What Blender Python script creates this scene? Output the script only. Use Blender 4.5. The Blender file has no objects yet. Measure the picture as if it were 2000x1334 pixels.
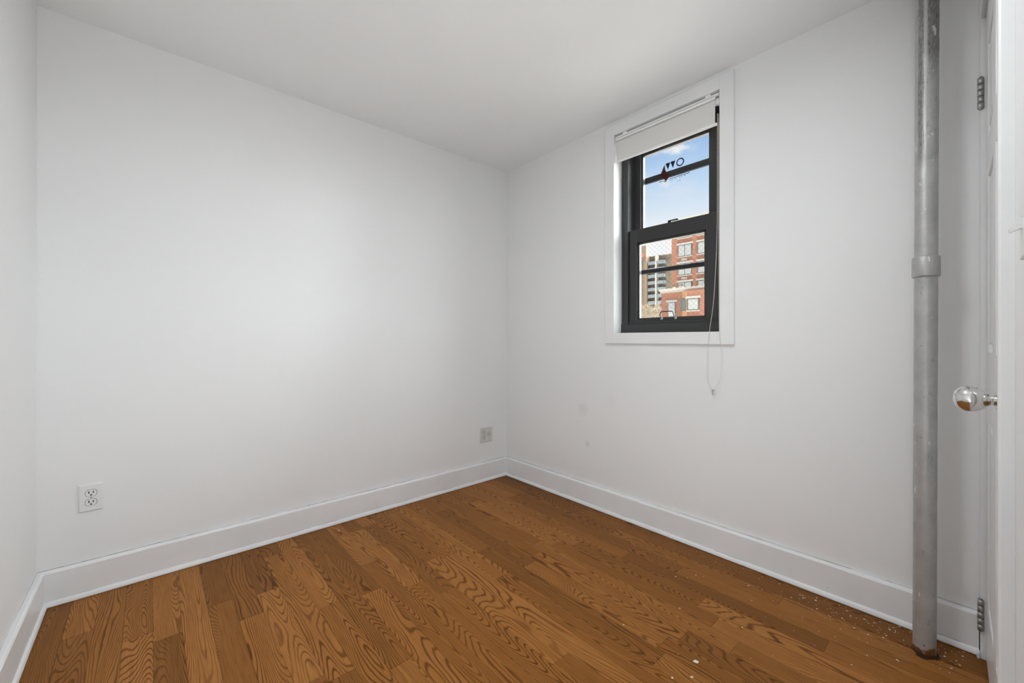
import bpy, bmesh, math, random
from mathutils import Vector, Matrix
random.seed(7)
sc = bpy.context.scene
COL = sc.collection
# ------------------------------------------------------------------ camera, sky, sun, exposure
CAM_Z = 1.0805
camd = bpy.data.cameras.new('camera'); cam = bpy.data.objects.new('camera', camd); COL.objects.link(cam)
cam.location = (0, 0, CAM_Z)
cam.rotation_euler = (math.radians(90), 0, math.radians(-41.5))
camd.sensor_width = 36; camd.lens = 14.4; camd.shift_y = -0.002
camd.clip_start = 0.02; camd.clip_end = 1000
sc.camera = cam
vs = sc.view_settings
vs.view_transform = 'Standard'; vs.look = 'None'; vs.gamma = 1; vs.use_curve_mapping = False; vs.exposure = 0.0

GLOW = 31.5        # brightness of an unseen sky patch added to light the room, south of the window
GROUND = 5.5       # sunlit street and roofs below the window
HALL_POWER = 2.0  # power of the unseen fill light added in the hall
SUN = 28.0

def build_world():
    w = bpy.data.worlds.new('sky'); sc.world = w; w.use_nodes = True
    nt = w.node_tree; N = nt.nodes; L = nt.links; N.clear()
    out = N.new('ShaderNodeOutputWorld'); bg = N.new('ShaderNodeBackground')
    L.new(bg.outputs[0], out.inputs[0])
    tc = N.new('ShaderNodeTexCoord')
    nrm = N.new('ShaderNodeVectorMath'); nrm.operation = 'NORMALIZE'; L.new(tc.outputs['Generated'], nrm.inputs[0])
    sep = N.new('ShaderNodeSeparateXYZ'); L.new(nrm.outputs[0], sep.inputs[0])
    ramp = N.new('ShaderNodeValToRGB'); L.new(sep.outputs['Z'], ramp.inputs[0])
    cr = ramp.color_ramp
    cr.elements[0].position = 0.0; cr.elements[0].color = (1.06, 1.07, 1.10, 1)
    cr.elements[1].position = 1.0; cr.elements[1].color = (.10, .22, .60, 1)
    for p, c in ((.22, (1.06, 1.07, 1.10, 1)), (.275, (.80, .89, 1.0, 1)), (.34, (.56, .74, .97, 1)), (.42, (.32, .52, .86, 1)), (.6, (.2, .38, .75, 1))):
        e = cr.elements.new(p); e.color = c
    # soft clouds
    mp = N.new('ShaderNodeMapping'); mp.inputs['Scale'].default_value = (1, 1, 2.2); L.new(nrm.outputs[0], mp.inputs[0])
    no = N.new('ShaderNodeTexNoise'); no.inputs['Scale'].default_value = 9; no.inputs['Detail'].default_value = 6; no.inputs['Roughness'].default_value = .6
    L.new(mp.outputs[0], no.inputs['Vector'])
    def blob(d, lo, hi, amp):
        dv = Vector(d).normalized()
        dot = N.new('ShaderNodeVectorMath'); dot.operation = 'DOT_PRODUCT'; L.new(nrm.outputs[0], dot.inputs[0]); dot.inputs[1].default_value = dv
        ad = N.new('ShaderNodeMath'); ad.operation = 'MULTIPLY_ADD'; L.new(no.outputs['Fac'], ad.inputs[0]); ad.inputs[1].default_value = amp; L.new(dot.outputs['Value'], ad.inputs[2])
        mr = N.new('ShaderNodeMapRange'); mr.inputs[1].default_value = lo; mr.inputs[2].default_value = hi; L.new(ad.outputs[0], mr.inputs[0])
        return mr.outputs[0]
    b1 = blob((.921, .530, .452), 1.0055, 1.0069, .014)
    wisp = N.new('ShaderNodeMapRange'); wisp.inputs[1].default_value = .52; wisp.inputs[2].default_value = .78; wisp.inputs[4].default_value = .40; L.new(no.outputs['Fac'], wisp.inputs[0])
    mx = N.new('ShaderNodeMath'); mx.operation = 'MAXIMUM'; L.new(b1, mx.inputs[0]); L.new(wisp.outputs[0], mx.inputs[1])
    mixc = N.new('ShaderNodeMixRGB'); L.new(mx.outputs[0], mixc.inputs[0]); L.new(ramp.outputs[0], mixc.inputs[1]); mixc.inputs[2].default_value = (.93, .93, .96, 1)
    # broad bright sky patch added out of view, lights the room through the window
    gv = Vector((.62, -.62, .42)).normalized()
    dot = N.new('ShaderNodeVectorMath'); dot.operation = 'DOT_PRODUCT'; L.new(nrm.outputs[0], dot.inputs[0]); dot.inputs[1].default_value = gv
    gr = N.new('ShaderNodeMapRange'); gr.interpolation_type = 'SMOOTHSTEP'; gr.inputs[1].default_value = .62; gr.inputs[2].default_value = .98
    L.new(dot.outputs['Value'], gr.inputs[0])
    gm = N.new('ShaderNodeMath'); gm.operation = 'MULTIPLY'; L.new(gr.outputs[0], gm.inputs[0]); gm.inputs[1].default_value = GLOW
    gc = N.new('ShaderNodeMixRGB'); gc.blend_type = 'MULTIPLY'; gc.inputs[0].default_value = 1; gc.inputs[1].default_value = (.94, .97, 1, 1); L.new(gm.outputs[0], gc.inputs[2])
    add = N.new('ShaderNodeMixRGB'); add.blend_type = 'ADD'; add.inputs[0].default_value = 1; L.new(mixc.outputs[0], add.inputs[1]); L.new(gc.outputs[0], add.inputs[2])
    # sunlit ground below the horizon
    below = N.new('ShaderNodeMapRange'); below.inputs[1].default_value = -.01; below.inputs[2].default_value = -.03; L.new(sep.outputs['Z'], below.inputs[0])
    fin = N.new('ShaderNodeMixRGB'); L.new(below.outputs[0], fin.inputs[0]); L.new(add.outputs[0], fin.inputs[1]); fin.inputs[2].default_value = (GROUND, GROUND * .97, GROUND * .92, 1)
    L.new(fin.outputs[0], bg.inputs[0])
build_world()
try:
    sc.world.cycles.sampling_method = 'MANUAL'; sc.world.cycles.sample_map_resolution = 1024
except Exception: pass

sd = bpy.data.lights.new('sun', 'SUN'); sd.energy = SUN; sd.angle = math.radians(1.0); sd.color = (1, .95, .86)
so = bpy.data.objects.new('sun', sd); COL.objects.link(so); so.location = (-5, -8, 30)
so.rotation_euler = Vector((.10, .13, -.98)).to_track_quat('-Z', 'Y').to_euler()
ad = bpy.data.lights.new('hall_fill', 'AREA'); ad.shape = 'RECTANGLE'; ad.size = 1.15; ad.size_y = 1.7; ad.energy = HALL_POWER; ad.color = (.92, .97, 1.0)  # unseen area light added behind the camera to brighten the room
ao = bpy.data.objects.new('hall_fill', ad); COL.objects.link(ao); ao.location = (.35, -1.5, 1.25)
ao.rotation_euler = Vector((0.12, 1, 0.06)).to_track_quat('-Z', 'Z').to_euler()

fd = bpy.data.lights.new('camera_fill', 'AREA'); fd.shape = 'RECTANGLE'; fd.size = .5; fd.size_y = .5; fd.energy = 19.0; fd.color = (.93, .972, 1.0)  # added fill light, low behind the camera, aimed up into the room
fo = bpy.data.objects.new('camera_fill', fd); COL.objects.link(fo); fo.location = (.0, -.32, .62)
fo.rotation_euler = Vector((.5, .5, .85)).to_track_quat('-Z', 'Z').to_euler()

ld = bpy.data.lights.new('overhead_fill', 'AREA'); ld.shape = 'DISK'; ld.size = .30; ld.energy = 13.0; ld.color = (.93, .972, 1.0)  # unseen fill light added overhead, no fixture belongs to it
lo_fill = bpy.data.objects.new('overhead_fill', ld); COL.objects.link(lo_fill); lo_fill.location = (.72, .62, 2.33)

# ------------------------------------------------------------------ helpers
def ray(px):
    u = (px - 1000) / 800.0
    return .6626 + .749 * u, .749 - .6626 * u
def onX(px, py, X):
    """point of the plane X=const seen at an image position"""
    a, b = ray(px); t = X / a
    return Vector((X, b * t, CAM_Z + (663 - py) * t / 800))

def tag(o, label=None, cat=None, group=None, kind=None):
    if label: o['label'] = label
    if cat: o['category'] = cat
    if group: o['group'] = group
    if kind: o['kind'] = kind
    return o
def empty(name, loc=(0, 0, 0), parent=None):
    o = bpy.data.objects.new(name, None); COL.objects.link(o); o.location = loc; o.empty_display_size = .05
    if parent: o.parent = parent
    return o

class MB:
    def __init__(s, frame=None): s.bm = bmesh.new(); s.f = frame
    def _t(s, vs, fresh=None):
        if s.f:
            for v in vs: v.co = s.f(v.co)
    def box(s, x0, x1, y0, y1, z0, z1, bev=0, seg=2):
        x0, x1 = min(x0, x1), max(x0, x1); y0, y1 = min(y0, y1), max(y0, y1); z0, z1 = min(z0, z1), max(z0, z1)
        r = bmesh.ops.create_cube(s.bm, size=1); vs_ = r['verts']
        for v in vs_: v.co = Vector((x0 + (v.co.x + .5) * (x1 - x0), y0 + (v.co.y + .5) * (y1 - y0), z0 + (v.co.z + .5) * (z1 - z0)))
        if bev > 0:
            es = list({e for v in vs_ for e in v.link_edges})
            r = bmesh.ops.bevel(s.bm, geom=es, offset=bev, segments=seg, affect='EDGES', profile=.5)
            vs_ = list({v for f in r['faces'] for v in f.verts} | {v for v in vs_ if v.is_valid})
            # all verts of this island
            seen = set(vs_); st = list(vs_)
            while st:
                v = st.pop()
                for e in v.link_edges:
                    o = e.other_vert(v)
                    if o not in seen: seen.add(o); st.append(o)
            vs_ = list(seen)
        s._t(vs_); return s
    def lathe(s, prof, origin=(0, 0, 0), axis=(0, 0, 1), n=32, scale=(1, 1)):
        q = Vector(axis).normalized().to_track_quat('Z', 'Y'); o = Vector(origin); rings = []; allv = []
        for r, h in prof:
            ring = []
            for i in range(n):
                a = 2 * math.pi * i / n
                v = s.bm.verts.new(o + q @ Vector((max(r, 1e-5) * math.cos(a) * scale[0], max(r, 1e-5) * math.sin(a) * scale[1], h))); ring.append(v)
            rings.append(ring); allv += ring
        for a, b in zip(rings, rings[1:]):
            for i in range(n):
                f = s.bm.faces.new((a[i], a[(i + 1) % n], b[(i + 1) % n], b[i])); f.smooth = True
        s.bm.faces.new(rings[0][::-1]); s.bm.faces.new(rings[-1])
        s._t(allv); return s
    def tube(s, pts, r, n=8):
        pts = [Vector(p) for p in pts]; rings = []; allv = []
        up = None
        for i, p in enumerate(pts):
            d = (pts[min(i + 1, len(pts) - 1)] - pts[max(i - 1, 0)]).normalized()
            if up is None: up = Vector((0, 0, 1)) if abs(d.z) < .9 else Vector((1, 0, 0))
            a = d.cross(up).normalized(); b = a.cross(d).normalized(); up = b
            rr = r[i] if isinstance(r, (list, tuple)) else r
            ring = [s.bm.verts.new(p + (a * math.cos(2 * math.pi * k / n) + b * math.sin(2 * math.pi * k / n)) * rr) for k in range(n)]
            rings.append(ring); allv += ring
        for a, b in zip(rings, rings[1:]):
            for i in range(n):
                f = s.bm.faces.new((a[i], a[(i + 1) % n], b[(i + 1) % n], b[i])); f.smooth = True
        s.bm.faces.new(rings[0][::-1]); s.bm.faces.new(rings[-1])
        s._t(allv); return s
    def prism(s, poly, fn):
        """poly: 2D outline; fn(p, side) -> 3D for side 0/1"""
        a = [s.bm.verts.new(fn(p, 0)) for p in poly]; b = [s.bm.verts.new(fn(p, 1)) for p in poly]; n = len(poly)
        s.bm.faces.new(a[::-1]); s.bm.faces.new(b)
        for i in range(n): s.bm.faces.new((a[i], a[(i + 1) % n], b[(i + 1) % n], b[i]))
        s._t(a + b); return s
    def ball(s, c, r, sub=1):
        q = bmesh.ops.create_icosphere(s.bm, subdivisions=sub, radius=r)
        for v in q['verts']: v.co += Vector(c)
        for v in q['verts']:
            for f in v.link_faces: f.smooth = True
        s._t(q['verts']); return s
    def build(s, name, mat, parent=None, kind=None, smooth=False):
        bmesh.ops.recalc_face_normals(s.bm, faces=s.bm.faces[:])
        me = bpy.data.meshes.new(name); s.bm.to_mesh(me); s.bm.free()
        if smooth:
            for p in me.polygons: p.use_smooth = True
        me.materials.append(mat)
        o = bpy.data.objects.new(name, me); COL.objects.link(o)
        if parent: o.parent = parent; o.matrix_parent_inverse = Matrix.Translation(-Vector(parent.location)) if not parent.parent else Matrix.Identity(4)
        if parent and parent.parent: o.matrix_parent_inverse = (parent_world(parent)).inverted()
        if kind: o['kind'] = kind
        return o
def parent_world(o):
    m = Matrix.Translation(o.location) if o.type == 'EMPTY' else o.matrix_basis.copy()
    if o.parent: return parent_world(o.parent) @ o.matrix_parent_inverse @ m
    return m

# ------------------------------------------------------------------ materials
def newmat(name):
    m = bpy.data.materials.new(name); m.use_nodes = True
    return m, m.node_tree.nodes, m.node_tree.links, m.node_tree.nodes['Principled BSDF']
def plain(name, col, rough=.5, metal=0, spec=.5):
    m, N, L, b = newmat(name); b.inputs['Base Color'].default_value = (*col, 1); b.inputs['Roughness'].default_value = rough; b.inputs['Metallic'].default_value = metal
    b.inputs['Specular IOR Level'].default_value = spec
    n = N.new('ShaderNodeTexNoise'); n.inputs['Scale'].default_value = 30; n.inputs['Detail'].default_value = 3
    tc = N.new('ShaderNodeTexCoord'); L.new(tc.outputs['Object'], n.inputs['Vector'])
    mr = N.new('ShaderNodeMapRange'); mr.inputs[3].default_value = max(.02, rough - .06); mr.inputs[4].default_value = rough + .06; L.new(n.outputs['Fac'], mr.inputs[0]); L.new(mr.outputs[0], b.inputs['Roughness'])
    return m
def math_(N, L, op, a, b=None, c=None, clamp=False):
    n = N.new('ShaderNodeMath'); n.operation = op; n.use_clamp = clamp
    for i, v in enumerate((a, b, c)):
        if v is None: continue
        if hasattr(v, 'links'): L.new(v, n.inputs[i])
        else: n.inputs[i].default_value = v
    return n.outputs[0]
def noise(N, L, vec, scale, detail=3, rough=.5, dist=0):
    n = N.new('ShaderNodeTexNoise'); n.inputs['Scale'].default_value = scale; n.inputs['Detail'].default_value = detail; n.inputs['Roughness'].default_value = rough; n.inputs['Distortion'].default_value = dist
    if vec is not None: L.new(vec, n.inputs['Vector'])
    return n.outputs['Fac']
def mrange(N, L, v, a, b, c=0, d=1, smooth=False):
    n = N.new('ShaderNodeMapRange'); n.inputs[1].default_value = a; n.inputs[2].default_value = b; n.inputs[3].default_value = c; n.inputs[4].default_value = d
    if smooth: n.interpolation_type = 'SMOOTHSTEP'
    L.new(v, n.inputs[0]); return n.outputs[0]
def mix(N, L, f, a, b, mode='MIX'):
    n = N.new('ShaderNodeMixRGB'); n.blend_type = mode
    for i, v in enumerate((f, a, b)):
        if hasattr(v, 'links'): L.new(v, n.inputs[i])
        elif i == 0: n.inputs[0].default_value = v
        else: n.inputs[i].default_value = (*v, 1)
    return n.outputs[0]
def mapping(N, L, vec, scale=(1, 1, 1), loc=(0, 0, 0)):
    n = N.new('ShaderNodeMapping'); n.inputs['Scale'].default_value = scale; n.inputs['Location'].default_value = loc; L.new(vec, n.inputs[0]); return n.outputs[0]
def bump(N, L, b, h, strength=.2, dist=.002):
    n = N.new('ShaderNodeBump'); n.inputs['Strength'].default_value = strength; n.inputs['Distance'].default_value = dist; L.new(h, n.inputs['Height']); L.new(n.outputs[0], b.inputs['Normal']); return n

def wall_paint(name, col, scuffs=()):
    m, N, L, b = newmat(name); tc = N.new('ShaderNodeTexCoord'); P = tc.outputs['Object']
    b.inputs['Roughness'].default_value = .55; b.inputs['Specular IOR Level'].default_value = .3
    c = mix(N, L, mrange(N, L, noise(N, L, P, 1.3, 2), .3, .7), col, tuple(x * .985 for x in col))
    for (ctr, rad, amt) in scuffs:     # rubbed marks where something leant against the wall
        d = N.new('ShaderNodeVectorMath'); d.operation = 'DISTANCE'; L.new(P, d.inputs[0]); d.inputs[1].default_value = ctr
        dd = math_(N, L, 'MULTIPLY_ADD', noise(N, L, P, 40, 3), rad * 1.6, d.outputs['Value'])
        k = mrange(N, L, dd, rad * 1.9, rad * 1.1, 0, amt)
        c = mix(N, L, k, c, (.45, .44, .42))
    # open crack between the plaster and the baseboard
    sz = N.new('ShaderNodeSeparateXYZ'); L.new(P, sz.inputs[0])
    zz = math_(N, L, 'MULTIPLY_ADD', noise(N, L, P, 30, 3), -.005, sz.outputs['Z'])
    kk = math_(N, L, 'MULTIPLY', mrange(N, L, zz, .1425, .1410), mrange(N, L, noise(N, L, P, 2.6, 5, .65), .38, .52), clamp=True)
    c = mix(N, L, math_(N, L, 'MULTIPLY', kk, .75), c, (.13, .13, .125))
    L.new(c, b.inputs['Base Color'])
    h1 = noise(N, L, P, 3.0, 2); h2 = noise(N, L, P, 220, 2)
    hh = math_(N, L, 'MULTIPLY_ADD', h1, 8.0, h2)
    bump(N, L, b, hh, .12, .0012)
    return m
def trim_paint(name, col, top=None, foot=True):
    """glossy white baseboard paint, dirt caught along the top joint and the shoe"""
    m, N, L, b = newmat(name); tc = N.new('ShaderNodeTexCoord'); P = tc.outputs['Object']
    b.inputs['Roughness'].default_value = .32
    sep = N.new('ShaderNodeSeparateXYZ'); L.new(P, sep.inputs[0]); z = sep.outputs['Z']
    c = mix(N, L, mrange(N, L, noise(N, L, P, 5, 3), .35, .7), col, tuple(x * .95 for x in col))
    if top:
        low = noise(N, L, P, 3.5, 4, .6); wob = noise(N, L, P, 25, 3)
        zz = math_(N, L, 'MULTIPLY_ADD', wob, .006, z)
        line = mrange(N, L, zz, top - .0015, top + .001)
        k = math_(N, L, 'MULTIPLY', line, mrange(N, L, low, .44, .56), clamp=True)
        fz = math_(N, L, 'ABSOLUTE', math_(N, L, 'SUBTRACT', math_(N, L, 'MULTIPLY_ADD', wob, .008, z), .026))
        k2 = math_(N, L, 'MULTIPLY', mrange(N, L, fz, .0016, .0004), mrange(N, L, noise(N, L, mapping(N, L, P, (1, 1, .3), (4, 2, 0)), 6, 4, .6), .52, .6), clamp=True)
        c = mix(N, L, math_(N, L, 'MULTIPLY', k2, .6), c, (.15, .16, .18))
        v = N.new('ShaderNodeTexVoronoi'); v.inputs['Scale'].default_value = 9; L.new(P, v.inputs['Vector'])
        dots = mrange(N, L, v.outputs['Distance'], .035, .02)
        c = mix(N, L, math_(N, L, 'MULTIPLY', dots, .6), c, (.2, .19, .18))
    L.new(c, b.inputs['Base Color'])
    bump(N, L, b, math_(N, L, 'MULTIPLY_ADD', noise(N, L, P, 6, 3), 3, noise(N, L, mapping(N, L, P, (1, 1, 12) if top else (8, 8, 1)), 25, 2)), .22 if top else .10, .0010)
    return m

def wood_floor():
    m, N, L, b = newmat('oak_floor'); tc = N.new('ShaderNodeTexCoord'); P = tc.outputs['Object']
    at = N.new('ShaderNodeAttribute'); at.attribute_name = 'plank'; at.attribute_type = 'GEOMETRY'
    sp = N.new('ShaderNodeSeparateColor'); L.new(at.outputs['Color'], sp.inputs[0])
    tone, seed, dens = sp.outputs[0], sp.outputs[1], sp.outputs[2]
    s = N.new('ShaderNodeSeparateXYZ'); L.new(P, s.inputs[0])
    def vec(sx, sy, k):
        cb = N.new('ShaderNodeCombineXYZ')
        L.new(math_(N, L, 'MULTIPLY_ADD', seed, 57.0 * k, math_(N, L, 'MULTIPLY', s.outputs['X'], sx)), cb.inputs[0])
        L.new(math_(N, L, 'MULTIPLY_ADD', seed, 31.0 * k, math_(N, L, 'MULTIPLY', s.outputs['Y'], sy)), cb.inputs[1])
        L.new(math_(N, L, 'MULTIPLY', seed, 91.0), cb.inputs[2]); return cb.outputs[0]
    # growth rings: contour lines of a smooth field stretched along the board
    f1 = noise(N, L, vec(10, 1.3, 1), 1, .6, .4, .15)
    f2 = noise(N, L, vec(45, 9, 1.7), 1, 2, .5)
    f = math_(N, L, 'MULTIPLY_ADD', f2, .010, math_(N, L, 'MULTIPLY_ADD', math_(N, L, 'MULTIPLY', s.outputs['X'], 3.2), math_(N, L, 'FRACT', math_(N, L, 'MULTIPLY', seed, 7.3)), f1))
    f3 = noise(N, L, vec(19, 4.2, 2.9), 1, 2, .5, .3)
    f = math_(N, L, 'MULTIPLY_ADD', f3, .045, f)
    k = math_(N, L, 'MULTIPLY_ADD', dens, 210.0, 170.0)
    sn = math_(N, L, 'SINE', math_(N, L, 'MULTIPLY', f, k))
    rings = mrange(N, L, sn, .30, 1.0, 0, 1)
    streak = mrange(N, L, noise(N, L, vec(300, 9, 2.3), 1, 2, .6), .45, .70)
    streak2 = mrange(N, L, noise(N, L, vec(130, 3.0, 3.1), 1, 3, .6), .35, .7)
    broad = noise(N, L, vec(10, 2.2, 4.2), 1, 2)
    base = N.new('ShaderNodeValToRGB'); L.new(tone, base.inputs[0]); cr = base.color_ramp
    cr.elements[0].position = 0; cr.elements[0].color = (.225, .089, .018, 1)
    cr.elements[1].position = 1; cr.elements[1].color = (.430, .184, .047, 1)
    e = cr.elements.new(.5); e.color = (.332, .135, .029, 1)
    ringamt = math_(N, L, 'MULTIPLY', rings, mrange(N, L, broad, .3, .65, .45, 1.0))
    c = mix(N, L, math_(N, L, 'MULTIPLY', ringamt, 1.0), base.outputs[0], (.34, .25, .13), 'MULTIPLY')
    c = mix(N, L, math_(N, L, 'MULTIPLY', streak, .45), c, (.50, .40, .30), 'MULTIPLY')
    c = mix(N, L, math_(N, L, 'MULTIPLY', streak2, .22), c, (.62, .55, .48), 'MULTIPLY')
    # a few knots
    v = N.new('ShaderNodeTexVoronoi'); v.inputs['Scale'].default_value = 1; L.new(vec(7, 1.6, 5), v.inputs['Vector'])
    kn = math_(N, L, 'MULTIPLY', mrange(N, L, v.outputs['Distance'], .085, .03), mrange(N, L, seed, .80, .82), clamp=True)
    c = mix(N, L, math_(N, L, 'MULTIPLY', kn, .75), c, (.05, .022, .010))
    L.new(c, b.inputs['Base Color'])
    b.inputs['Roughness'].default_value = .42
    b.inputs['Specular IOR Level'].default_value = .10
    return m

def pipe_paint():
    m, N, L, b = newmat('silver_pipe_paint'); tc = N.new('ShaderNodeTexCoord'); P = tc.outputs['Object']
    s = N.new('ShaderNodeSeparateXYZ'); L.new(P, s.inputs[0]); z = s.outputs['Z']
    n1 = noise(N, L, P, 14, 5, .65)
    c = mix(N, L, mrange(N, L, n1, .35, .7), (.50, .50, .495), (.40, .40, .395))
    # bare dark iron showing in long streaks near the top
    st = noise(N, L, mapping(N, L, P, (60, 60, 5)), 1, 6, .7)
    dv = N.new('ShaderNodeVectorMath'); dv.operation = 'DOT_PRODUCT'; L.new(P, dv.inputs[0]); dv.inputs[1].default_value = (.056, -.998, 0)
    dd = math_(N, L, 'ADD', math_(N, L, 'SUBTRACT', dv.outputs['Value'], .0018), math_(N, L, 'MULTIPLY', math_(N, L, 'SUBTRACT', st, .5), .010))
    grain = mrange(N, L, noise(N, L, mapping(N, L, P, (240, 240, 60)), 1, 4, .7), .38, .62, .45, 1.0)
    band1 = math_(N, L, 'MULTIPLY', mrange(N, L, dd, -.0220, -.0185), mrange(N, L, dd, -.0050, -.0075))
    band1 = math_(N, L, 'MULTIPLY', band1, mrange(N, L, math_(N, L, 'MULTIPLY_ADD', st, .10, z), 1.70, 1.80))
    band2 = math_(N, L, 'MULTIPLY', mrange(N, L, dd, .001, .004), mrange(N, L, math_(N, L, 'MULTIPLY_ADD', st, .16, z), 2.06, 2.14))
    k = math_(N, L, 'MULTIPLY', math_(N, L, 'MAXIMUM', band1, band2), grain)
    c = mix(N, L, math_(N, L, 'MULTIPLY', k, .82), c, (.105, .105, .10))
    # white plaster dabs and chips
    v = noise(N, L, mapping(N, L, P, (60, 60, 24), (1, 2, 3)), 1, 2, .5)
    c = mix(N, L, math_(N, L, 'MULTIPLY', mrange(N, L, v, .70, .72), .8), c, (.78, .78, .76))
    v2 = noise(N, L, mapping(N, L, P, (45, 45, 30), (7, 2, 9)), 1, 3, .6)
    c = mix(N, L, math_(N, L, 'MULTIPLY', mrange(N, L, v2, .65, .68), .40), c, (.24, .24, .235))
    # rust at the foot
    rz = math_(N, L, 'MULTIPLY_ADD', noise(N, L, P, 45, 4), .12, z)
    r = mrange(N, L, rz, .088, .078)
    c = mix(N, L, r, c, mix(N, L, noise(N, L, P, 120, 3), (.30, .13, .04), (.10, .05, .02)))
    L.new(c, b.inputs['Base Color'])
    L.new(math_(N, L, 'MULTIPLY_ADD', r, -.45, .45), b.inputs['Metallic'])
    b.inputs['Roughness'].default_value = .42
    h = math_(N, L, 'MULTIPLY_ADD', n1, 2.0, noise(N, L, P, 70, 4, .7))
    h = math_(N, L, 'MULTIPLY_ADD', mrange(N, L, v2, .64, .68), -.7, h)
    bump(N, L, b, h, .55, .0018)
    return m

WHITE = (.838, .840, .838)
M = {}
M['wall'] = wall_paint('wall_paint', WHITE)
M['wallB'] = wall_paint('wall_paint_scuffed', WHITE, [((2.146, 1.72, .62), .05, .16), ((2.146, 1.68, .40), .022, .30), ((2.146, 1.50, .70), .06, .06)])
M['ceil'] = wall_paint('ceiling_paint', (.895, .897, .895))
M['base'] = trim_paint('baseboard_paint', (.84, .845, .848), top=.1405)
M['trim'] = trim_paint('trim_paint', (.838, .840, .838))
M['floor'] = wood_floor()
M['under'] = plain('floor_gap', (.035, .018, .008), .8)
M['pipe'] = pipe_paint()
M['black'] = plain('black_aluminium', (.030, .030, .031), .38)
M['blackg'] = plain('black_vinyl', (.020, .020, .022), .45)
M['bar'] = plain('weathered_dark_metal', (.006, .0065, .008), .7, 0, .12)
M['plate'] = plain('white_plastic', (.82, .82, .815), .3)
M['slot'] = plain('dark_slot', (.015, .014, .013), .6)
M['steel'] = plain('old_nickel', (.42, .42, .41), .38, .8)
M['chrome'] = plain('satin_chrome', (.74, .735, .72), .13, 1.0)
M['blind'] = plain('blind_fabric', (.72, .715, .69), .8)
M['blindw'] = plain('blind_rail_white', (.90, .90, .885), .22)
M['bead'] = plain('cream_beads', (.78, .75, .66), .35)
M['clear'] = plain('clear_plastic', (.45, .45, .44), .15)
M['wire'] = plain('wire_in_glass', (.02, .017, .014), .7, 0, .1)
M['navy'] = plain('navy_print', (.006, .010, .024), .6, 0, .15)
M['flame'] = plain('rust_print', (.055, .012, .005), .6, 0, .15)
def glass():
    m, N, L, b = newmat('window_glass'); N.remove(b); out = N['Material Output']
    t = N.new('ShaderNodeBsdfTransparent'); t.inputs[0].default_value = (.96, .97, .965, 1); g = N.new('ShaderNodeBsdfGlossy'); g.inputs['Roughness'].default_value = .02
    fr = N.new('ShaderNodeFresnel'); fr.inputs['IOR'].default_value = 1.4
    mx = N.new('ShaderNodeMixShader'); L.new(math_(N, L, 'MULTIPLY', fr.outputs[0], .6), mx.inputs[0]); L.new(t.outputs[0], mx.inputs[1]); L.new(g.outputs[0], mx.inputs[2]); L.new(mx.outputs[0], out.inputs[0])
    return m
M['glass'] = glass()
def facade(name, c1, c2, mortar, scale=4.0):
    m, N, L, b = newmat(name); tc = N.new('ShaderNodeTexCoord'); P = tc.outputs['Object']
    s = N.new('ShaderNodeSeparateXYZ'); L.new(P, s.inputs[0]); cb = N.new('ShaderNodeCombineXYZ')
    L.new(math_(N, L, 'ADD', s.outputs['Y'], s.outputs['X']), cb.inputs[0]); L.new(s.outputs['Z'], cb.inputs[1])
    br = N.new('ShaderNodeTexBrick'); L.new(cb.outputs[0], br.inputs['Vector']); br.inputs['Scale'].default_value = scale
    br.inputs['Color1'].default_value = (*c1, 1); br.inputs['Color2'].default_value = (*c2, 1); br.inputs['Mortar'].default_value = (*mortar, 1); br.inputs['Mortar Size'].default_value = .012
    c = mix(N, L, mrange(N, L, noise(N, L, P, .8, 4), .3, .7, 0, .35), br.outputs['Color'], c2)
    L.new(c, b.inputs['Base Color']); b.inputs['Roughness'].default_value = .85
    return m
M['brick'] = facade('red_brick', (.205, .084, .050), (.165, .066, .039), (.20, .12, .085))
M['tan'] = facade('tan_brick', (.115, .092, .060), (.10, .08, .05), (.13, .105, .075))
M['tanred'] = facade('mixed_tan_red_brick', (.16, .095, .06), (.115, .088, .056), (.14, .11, .08), .35)
M['stone'] = plain('pale_stone', (.25, .235, .21), .8)
M['shade'] = plain('pale_window_shades', (.215, .22, .215), .5)
M['teal'] = plain('dark_teal_frame', (.05, .085, .09), .5)
M['balc'] = plain('grey_blue_railing', (.105, .125, .135), .5)
M['balcd'] = plain('balcony_recess', (.09, .08, .06), .7)
M['salmon'] = plain('salmon_panel', (.28, .075, .055), .7)
M['ochre'] = plain('sunlit_bay_brick', (.26, .14, .06), .8)  # brick of the bay's sunlit side, the light put into the colour
M['twig'] = plain('bare_twigs', (.15, .12, .08), .9)
M['trunk'] = plain('bark', (.20, .15, .10), .9)
M['leaf'] = plain('terrace_leaves', (.085, .08, .045), .9)
M['asphalt'] = plain('pale_street', (.52, .505, .48), .9)

# ------------------------------------------------------------------ the room
XB, YA, XC, H = 2.146, 2.494, -.338, 2.421
W0, W1, ZS, ZT = .845, 1.465, 1.120, 2.330       # window opening in the right wall
def struct(name, mb, mat): return mb.build(name, mat, kind='structure')
TY = -2.35    # far end of the hall behind the photographer

struct('wall_back', MB().box(XC - .12, XB + .22, YA, YA + .12, -.05, H + .05), M['wall'])
struct('wall_left', MB().box(XC - .12, XC, TY, YA, -.05, H + .05), M['wall'])
w = MB()
w.box(XB, XB + .20, W1, YA, -.05, H + .05); w.box(XB, XB + .20, TY, W0, -.05, H + .05)
w.box(XB, XB + .20, W0, W1, -.05, ZS); w.box(XB, XB + .20, W0, W1, ZT, H + .05)
struct('wall_right', w, M['wallB'])
struct('ceiling', MB().box(XC - .12, XB + .2, TY - .12, YA + .12, H, H + .10), M['ceil'])

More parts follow.
